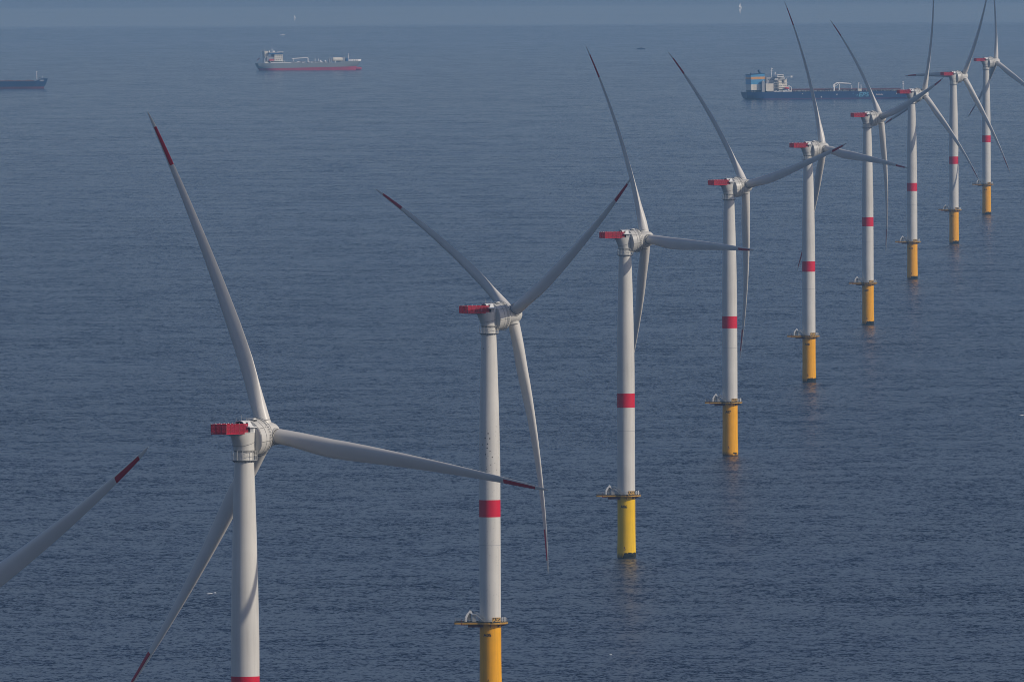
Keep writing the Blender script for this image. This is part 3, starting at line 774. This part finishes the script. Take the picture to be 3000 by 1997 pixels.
MB().tube((103.4, -8, dk), (103.4, -8, dk + 7.8), .5, n=6).tube((102.4, -7, dk), (103.2, -8, dk + 7.4), .25, n=4).tube((117.8, -5, dk), (117.8, -5, dk + 6.4), .45, n=6).build('boom_rest', 'ship_white', nv, smooth=0)
MB().tube((125.6, -5, dk), (125.6, -5, dk + 9.2), .35, n=6).tube((124.2, -6, dk), (125, -5, dk + 8.0), .25, n=5).tube((128.6, -3, dk), (128.6, -3, dk + 7.0), .4, n=6).box(124.9, 126.4, -5.6, -4.4, dk + 9.0, dk + 9.4).build('vent_mast', 'ship_white', nv, smooth=0)
MB().box(122.2, 126.0, -14.6, -10.6, dk - .1, dk + 2.6).build('deck_store', 'cream', nv, smooth=0)
MB().tube((176, 0, dk), (176, 0, dk + 9.6), .5, .25, 6).box(175.2, 176.9, -.9, .9, dk + 7.2, dk + 8.2).box(175.4, 176.6, -.6, .6, dk + 9.4, dk + 10).build('foremast', 'ship_white', nv, smooth=0)
MB().box(163, 168, -9, 9, dk, dk + 1.8).build('windlass_house', 'deck_grey', nv, smooth=0)
tm = hull_text(text_mesh('EPS', 6.2, .25), 127.6, 4.3, -15.62, 1.25); tm.materials.append(M['cyan']); link('hull_lettering', tm, nv)
MB().prism([(115.4, 5.8), (117.0, 6.0), (116.4, 5.2)], 15.6, 15.64, XZ).prism([(118.2, 5.2), (120.4, 3.7), (121.0, 5.0), (121.4, 4.0), (120.6, 2.9)], 15.6, 15.64, XZ).build('hull_emblem', 'cyan', nv, smooth=0)
lt = MB()
for i in range(8): lt.box(141.6 + i * 1.0, 142.2 + i * 1.0, -15.64, -15.6, 3.8, 5.2 - .4 * (i % 2))
lt.build('small_lettering', 'pale_letter', nv, smooth=0)
mk = MB().prism([(59.6, 6.0), (61.2, 6.0), (60.4, 5.2)], 15.6, 15.66, XZ).prism([(97.4, 5.2), (99.4, 5.2), (99.0, 4.5), (97.8, 4.5)], 15.6, 15.66, XZ).prism([(80.6, 3.0), (81.2, 3.0), (81.8, 1.6), (81.0, 1.6)], 15.6, 15.66, XZ).prism([(163.6, 5.8), (165.6, 5.8), (164.6, 4.8)], 14.6, 15.2, XZ)
mk.build('draught_mark', 'ship_white', nv, smooth=0)

# --- grey tanker
gt = empty('grey_tanker', (-346.5, 24880, 0), R_(15), 1.0)
tag(gt, 'grey tanker with red waterline and cream bridge block under the horizon bands', 'ship')
def fc(t): return 1.9 if t > .80 else (1.9 * (t - .77) / .03 if t > .77 else 0)
lv = [lambda t: -3., lambda t: 0., lambda t: 2.6 + 2.0 * t, lambda t: 6.0 + 1.0 * t, lambda t: 9.9 + fc(t)]
rows = hull_loft(146, 22, lv, lambda f: 7.0 * (1 - f) ** 1.2, lambda f: 141 + 6.5 * max(0, f - .5) / .5, ts=.16, tb=.78)
hull_part(rows, 2, 4, top=True).build('hull', 'ship_grey', gt, smooth=35)
bt = hull_part(rows, 0, 2)
bt.lathe([(0.05, -1.0), (1.6, 0), (2.1, 2), (2.2, 5), (2.0, 8), (1.3, 9.4), (0, 9.9)], 14, mt=T(138.5, 0, 1.6) @ Matrix.Rotation(PI / 2, 4, 'Y'))
bt.build('boot_topping', 'boot_red', gt, smooth=40)
dk = 9.95
acc = MB().box(31.5, 43.0, -10, 10, dk + 3.0, dk + 11.8).build('accommodation', 'cream', gt, smooth=0)
MB().box(24.0, 43.2, -10.6, 10.6, dk + 11.8, dk + 14.2).build('bridge', 'blue_box', acc, smooth=0)
MB().box(23.6, 43.6, -11, 11, dk + 14.2, dk + 14.6).box(36.0, 43.9, -11.2, -6, dk + 14.6, dk + 15.4).build('bridge_roof', 'ship_white', acc, smooth=0)
windows(windows(windows(MB(), [33 + i * 2.6 for i in range(4)], -10.02, dk + 9.4, .9, .8), [33 + i * 2.6 for i in range(4)], -10.02, dk + 6.6, .9, .8), [34 + i * 2.6 for i in range(3)], -10.02, dk + 3.8, .9, 1.1).build('cabin_window', 'window', acc, smooth=0)
MB().box(21, 31.6, -9, 9, dk + 3.0, dk + 8.4).build('aft_house', 'shade_grey', acc, smooth=0)
MB().box(24.0, 31.0, -9.6, -9.02, dk + 3.2, dk + 5.4).build('rescue_boat', 'lifeboat', gt, smooth=0)
arc = MB().box(26, 45.5, -10.6, 10.6, dk, dk + .9).box(26, 45.5, -10.6, 10.6, dk + 2.6, dk + 3.0)
for xx in (26, 30.4, 34.6, 38.8, 42.6, 45.0): arc.box(xx, xx + .6, -10.6, 10.6, dk + .9, dk + 2.6)
arc.build('poop_arcade', 'ship_white', gt, smooth=0)
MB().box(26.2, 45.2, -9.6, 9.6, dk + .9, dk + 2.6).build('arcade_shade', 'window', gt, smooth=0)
MB().box(18.5, 24.0, -9.8, 9.8, dk - .1, dk + .5).box(46, 55, -10.6, -10.2, dk, dk + .9).build('deck_bulwark', 'ship_white', gt, smooth=0)
fu = MB().prism([(18.6, dk + 9), (23.8, dk + 9), (23.6, dk + 16.0), (18.2, dk + 16.0)], -7, 7, XZ).box(19, 23.4, -7, 7, dk, dk + 9).build('funnel', 'cream', gt, smooth=0)
MB().box(18.4, 23.6, -3.2, 3.2, dk + 16.0, dk + 16.5).tube((19.6, 0, dk + 16.5), (19.6, 0, dk + 19), .35, n=6).tube((14.6, 0, dk + 17.3), (24, 0, dk + 17.3), .18, n=4).build('funnel_top', 'galv', fu, smooth=0)
for i in range(4): pass
MB().box(20, 22.6, -7.06, -7.02, dk + 10.2, dk + 10.6).box(20, 22.6, -7.06, -7.02, dk + 11.6, dk + 12.0).box(20, 22.6, -7.06, -7.02, dk + 13.0, dk + 13.4).build('louvre', 'deck_grey', fu, smooth=0)
MB().tube((30.6, 0, dk + 14.6), (30.6, 0, dk + 21.5), .4, .2, 6).tube((28.8, 0, dk + 18.5), (32.8, 0, dk + 18.5), .15, n=4).box(32, 34.4, -1, 1, dk + 15, dk + 16.6).tube((26.2, -3, dk + 14.6), (26.2, -3, dk + 17), .7, n=8).build('radar_mast', 'ship_white', acc, smooth=0)
MB().path([(18.0, -8.5, dk), (17.4, -8.8, dk + 3), (17.6, -9, dk + 6.2)], .3).build('davit', 'ship_white', gt, smooth=0)
fp = MB().tube((9.0, 0, dk), (10.6, 0, dk + 9.0), .14, n=5).build('flag_pole', 'ship_white', gt, smooth=0)
MB().prism([(9.3, dk + 2.6), (13.4, dk + 6.6), (13.0, dk + 7.6), (9.6, dk + 4.4)], -.05, .05, XZ).build('flag', 'boot_red', fp, smooth=0)
MB().prism([(9.6, dk + 4.4), (13.0, dk + 7.6), (11.2, dk + 7.2), (9.7, dk + 5.6)], -.05, .05, XZ).build('flag_stripe', 'ship_white', fp, smooth=0)
cz = MB().tube((75.0, -2, dk), (75.0, -2, dk + 6.6), .8, n=8).path([(75, -2, dk + 6.3), (73.5, -2, dk + 7.0), (60, -2, dk + 6.2), (52.5, -2, dk + 5.6)], .62, 6).tube((54.5, -2, dk), (54.5, -2, dk + 5.6), .3, n=5)
cz.build('deck_crane', 'ship_white', gt, smooth=0)
cl = MB(); random.seed(5)
for i in range(30):
    xx = random.uniform(51, 100); hh = random.uniform(.5, 2.2); cl.box(xx, xx + random.uniform(.5, 2.2), -10, -4 + random.uniform(0, 5), dk - 1.2, dk + hh)
cl.build('deck_gear', 'shade_grey', gt, smooth=0)
MB().tube((71, -9, dk + .5), (91, -9, dk + .5), .55, n=6).tube((71, -7, dk + 1.2), (91, -7, dk + 1.2), .4, n=6).box(62, 64, -10.6, -9, dk - 1.6, dk + .6).box(51.6, 55, -10.8, -9, dk - 1.8, dk + .2).box(55, 57.6, -10.8, -9, dk + .8, dk + 2.2).build('manifold_pipe', 'ship_white', gt, smooth=0)
MB().tube((81.6, -4, dk), (81.6, -4, dk + 5.4), .4, n=6).tube((86.2, -4, dk), (86.2, -4, dk + 5.4), .4, n=6).tube((88.6, -6, dk + 1.0), (88.6, -6, dk + 3.6), 1.6, 1.0, 10).tube((95.0, -7, dk + .4), (95.0, -7, dk + 3.0), 1.2, n=10).build('vent_post', 'ship_white', gt, smooth=0)
tk = T(106.5, -2, dk + 4.4) @ Matrix.Rotation(PI / 2, 4, 'Y')
tank = MB().lathe([(0, -.4), (1.8, -.1), (2.7, .8), (2.75, 1.5), (2.75, 14.6), (2.7, 15.2), (1.8, 16.0), (0, 16.3)], 28, mt=tk).build('deck_tank', 'cream', gt, smooth=40)
MB().box(109.8, 110.8, -4.8, .8, dk, dk + 2.4).box(118, 119, -4.8, .8, dk, dk + 2.4).build('tank_saddle', 'ship_white', tank, smooth=0)
MB().box(121.0, 123.6, -5.2, 1.2, dk + 1.4, dk + 7.4).box(100.6, 104.6, -5, 0, dk, dk + 5.2).tube((101, -2, dk + 5), (103.6, -2, dk + 8.6), .25, n=4).tube((103.6, -5, dk + 1), (103.6, -5, dk + 7.4), .6, n=6).build('tank_fitting', 'shade_grey', gt, smooth=0)
MB().box(125.0, 128.2, -6, 2, dk + 1.6, dk + 5.6).build('bow_machinery', 'blue_box', gt, smooth=0)
MB().tube((129.6, 0, dk + 1.8), (129.6, 0, dk + 12.6), .5, .2, 6).box(128.8, 130.4, -.8, .8, dk + 8, dk + 9.2).build('foremast', 'ship_white', gt, smooth=0)
bw = MB()
for r0, r1 in ((0, 1), ):
    top = [(p[0], p[1]) for p in rows[4] if p[0][0] > 131]
    for s_ in (0, 1):
        for a, b in zip(top[:-1], top[1:]):
            A, B_ = Vector(a[s_]), Vector(b[s_])
            bw.add([A, B_, B_ + Vector((.1, 0, 2.6)), A + Vector((.1, 0, 2.6)), A * 1 + Vector((-.05, .25 * (1 if s_ == 0 else -1), 0)), B_ + Vector((-.05, .25 * (1 if s_ == 0 else -1), 0)), B_ + Vector((.05, .25 * (1 if s_ == 0 else -1), 2.6)), A + Vector((.05, .25 * (1 if s_ == 0 else -1), 2.6))],
                   [(0, 1, 2, 3), (7, 6, 5, 4), (3, 2, 6, 7), (0, 4, 5, 1), (0, 3, 7, 4), (1, 5, 6, 2)])
bo = bw.build('bow_bulwark', 'ship_white', gt, smooth=30)
ho = MB()
for xx in (133.5, 136.3, 139.0):
    yy = min((abs(p[0][0] - xx), p[0][1]) for p in rows[4])[1]
    ho.box(xx, xx + 1.7, yy - .5, yy + .2, dk + 2.6, dk + 3.7)
ho.build('mooring_port', 'window', bo, smooth=0)

for o in gt.children:                    # the whole after part stands close to the stern
    n0 = o.name.split('.')[0]
    if n0 in ('accommodation', 'rescue_boat', 'poop_arcade', 'arcade_shade', 'deck_bulwark', 'funnel', 'davit', 'flag_pole'): o.location.x -= 8.5
    if n0 in ('deck_crane', 'deck_gear'): o.location.x -= 3.0

# --- dark blue ship cut by the left edge
dbs = empty('blue_bulk_carrier', (-576.3 - 146, 22560, 0), R_(3), 1.0)
tag(dbs, 'dark blue cargo ship with dull red waterline, only its bow inside the left edge', 'ship')
lv = [lambda t: -3., lambda t: 0., lambda t: 2.4, lambda t: 6.0, lambda t: 9.0 + (3.4 * min(1, (t - .90) / .05) if t > .90 else 0)]
rows = hull_loft(150, 24, lv, lambda f: 4 * (1 - f), lambda f: 146 + (4.2 * (f - .5) / .5 if f > .5 else -1.2 * (.5 - f)), tb=.86)
hull_part(rows, 2, 4, top=True).build('hull', 'navy2', dbs, smooth=35)
hull_part(rows, 0, 2).build('boot_topping', 'boot_dull', dbs, smooth=35)
dk = 9.02
for i in range(8):
    MB().box(33 + i * 12.6, 45 + i * 12.6, -8.5, 8.5, dk, dk + .8 + .3 * (i % 3)).box(35 + i * 12.6, 41 + i * 12.6, -8.8, 6.8, dk, dk + 1.5 + .2 * (i % 2)).build('hatch', 'deck_red', dbs, smooth=0)
hc = MB()
for i in range(30): hc.tube((32 + i * 3.4, -11.6, dk), (32 + i * 3.4, -11.6, dk + 1.1), .08, n=4)
hc.tube((32, -11.6, dk + 1.1), (131, -11.6, dk + 1.1), .08, n=4); hc.build('deck_rail', 'pale_letter', dbs, smooth=0)
MB().tube((136.6, 0, dk + 2), (136.6, 0, dk + 12.4), .55, .35, 8).box(135.9, 137.3, -.7, .7, dk + 6.0, dk + 6.5).box(135.7, 137.5, -.9, .9, dk + 11.4, dk + 12.1).tube((143.8, 0, dk + 3), (143.8, 0, dk + 7), .12, n=4).build('foremast', 'ship_white', dbs, smooth=0)
MB().box(139.5, 141.6, -5, 5, dk + 3.3, dk + 4.6).box(143.8, 146, -2.5, 2.5, dk + 3.3, dk + 4.1).build('windlass', 'deck_grey', dbs, smooth=0)
MB().box(144.2, 147.4, -3.6, -2.0, 6.2, 7.6).build('anchor', 'growth', dbs, smooth=0)
lt = MB()
def bow_y(x, z): return -12 * max(.02, (1 - ((x / 150 - .86) / .14) ** 3.0)) ** .65
for i in range(6):
    xx = 140.2 + i * .85; yy = min((abs(p[0][0] - xx) , p[0][1]) for p in rows[4])[1]
    lt.box(xx, xx + .55, yy - .15, yy + .6, 9.6, 10.7)
lt.build('bow_lettering', 'ship_white', dbs, smooth=0)
MB().box(6, 24, -9, 9, dk, dk + 13).box(5, 25, -11, 11, dk + 13, dk + 16).build('accommodation', 'cream', dbs, smooth=0)
MB().box(2.5, 6, -3.5, 3.5, dk, dk + 17).build('funnel', 'funnel_navy', dbs, smooth=0)

# --- small craft near the top of the picture
def sailboat(loc, rz, sc, label):
    e = empty('sailing_boat', loc, rz, sc); tag(e, label, 'sailboat', 'distant sailing boats')
    hv = []; st_ = [(-4.2, .9), (-2.5, 1.35), (0, 1.5), (2.5, 1.0), (4.6, .05)]
    mb = MB(); vs = []
    for x, b in st_: vs += [(x, -b, 1.1), (x, -b * .55, -.3), (x, b * .55, -.3), (x, b, 1.1)]
    fs = []
    for i in range(4):
        for j in range(3): fs.append((i * 4 + j, i * 4 + 4 + j, i * 4 + 5 + j, i * 4 + 1 + j))
        fs.append((i * 4 + 3, i * 4 + 7, i * 4 + 4, i * 4))
    fs.append((0, 1, 2, 3)); mb.add(vs, fs).build('hull', 'ship_white', e, smooth=30)
    ms = MB().tube((.6, 0, 1.0), (.6, 0, 13.0), .1, .06, 6).tube((.6, 0, 2.0), (-3.9, 0, 2.1), .08, n=5).build('mast', 'galv', e, smooth=40)
    for nm, tri in (('mainsail', ((.5, 2.3), (-3.8, 2.3), (.5, 12.8))), ('foresail', ((.9, 11.0), (.9, 1.8), (4.3, 1.3)))):
        (ax_, az_), (bx_, bz_), (cx_, cz_) = tri; n_ = 6; vs = []; fs = []; idx = {}
        for i in range(n_ + 1):
            for j in range(n_ + 1 - i):
                u, v = i / n_, j / n_; wgt = 1 - u - v
                idx[i, j] = len(vs); vs.append((ax_ * wgt + bx_ * u + cx_ * v, .9 * u * wgt * 3 + .4 * u * v * 3, az_ * wgt + bz_ * u + cz_ * v))
        for i in range(n_):
            for j in range(n_ - i):
                fs.append((idx[i, j], idx[i + 1, j], idx[i, j + 1]))
                if j < n_ - i - 1: fs.append((idx[i + 1, j], idx[i + 1, j + 1], idx[i, j + 1]))
        mesh_obj(nm, vs, fs, 'ship_white', e, smooth=60)
    return e
sailboat((490.7, 38980.9, 0), R_(40), .95, 'tiny white sailing boat at the top edge, left of the tall blade of A08')
sailboat((-429.0, 36308.5, 0), R_(25), .5, 'tiny faint sailing boat at the top, above the grey tanker')
def launch(name, loc, rz, L, hullmat, housemat, label, cat):
    e = empty(name, loc, rz); tag(e, label, cat)
    vs = []; s_ = [(-L / 2, .9), (-L / 4, 1.0), (L / 8, 1.0), (L / 3, .7), (L / 2, .04)]
    for x, b in s_: vs += [(x, -b * L * .14, L * .1), (x, -b * L * .09, -.3), (x, b * L * .09, -.3), (x, b * L * .14, L * .1)]
    fs = []
    for i in range(4):
        for j in range(3): fs.append((i * 4 + j, i * 4 + 4 + j, i * 4 + 5 + j, i * 4 + 1 + j))
        fs.append((i * 4 + 3, i * 4 + 7, i * 4 + 4, i * 4))
    fs.append((0, 1, 2, 3)); MB().add(vs, fs).build('hull', hullmat, e, smooth=30)
    MB().prism([(-L * .1, L * .09), (L * .18, L * .09), (L * .13, L * .22), (-L * .08, L * .22)], -L * .08, L * .08, XZ).build('wheelhouse', housemat, e, smooth=0)
    MB().tube((-L * .02, 0, L * .2), (-L * .02, 0, L * .36), .1, n=5).build('mast', 'galv', e, smooth=0)
    return e
launch('motor_yacht', (-394.5, 31599, 0), R_(5), 9, 'ship_white', 'ship_white', 'tiny white motor boat above the stern of the grey tanker', 'motorboat')
launch('fishing_boat', (201.6, 28198.6, 0), R_(12), 13, 'navy2', 'deck_grey', 'tiny dark fishing boat between two upright blade tips', 'fishing boat')

# --- whitecaps
fo = MB(); random.seed(21)
for (x, y, L_) in ((-99.5, 5977.6, 2.2), (-97.9, 5985, 1.0), (223.5, 8005, 2.2), (29.1, 5476.7, 1.0)):
    n_ = 7; vs = []; fs = []
    for i in range(n_ + 1):
        t = i / n_; hw = .5 * math.sin(PI * t) ** .6 + .03; xx = x + (t - .5) * L_; zz = .08 + .30 * math.sin(PI * t) * random.uniform(.5, 1)
        vs += [(xx, y - hw * 1.6, .0), (xx, y, zz), (xx, y + hw * 1.6, .0)]
    for i in range(n_):
        a = i * 3; fs += [(a, a + 3, a + 4, a + 1), (a + 1, a + 4, a + 5, a + 2)]
    fo.add(vs, fs)
foam = fo.build('whitecap_foam', 'safety', None)
tag(foam, 'scattered small whitecaps on the dark blue sea', 'foam', kind='stuff')

# ------------------------------------------------------------------ haze over the sea
hz = MB().box(-40500, 40500, -4500, 62500, -8, 330).build('haze', 'white', None, smooth=0)
hm = bpy.data.materials.new('sea_haze'); hm.use_nodes = True
hn = hm.node_tree; hn.nodes.clear()
ho_ = hn.nodes.new('ShaderNodeOutputMaterial'); pv = hn.nodes.new('ShaderNodeVolumePrincipled')
pv.inputs['Color'].default_value = (.34, .64, 1.0, 1); pv.inputs['Density'].default_value = 2.1e-5; pv.inputs['Anisotropy'].default_value = 0.0
hn.links.new(pv.outputs[0], ho_.inputs['Volume'])
hz.data.materials.clear(); hz.data.materials.append(hm)
tag(hz, 'thin bluish sea haze veiling the distant ships', 'haze', kind='stuff')
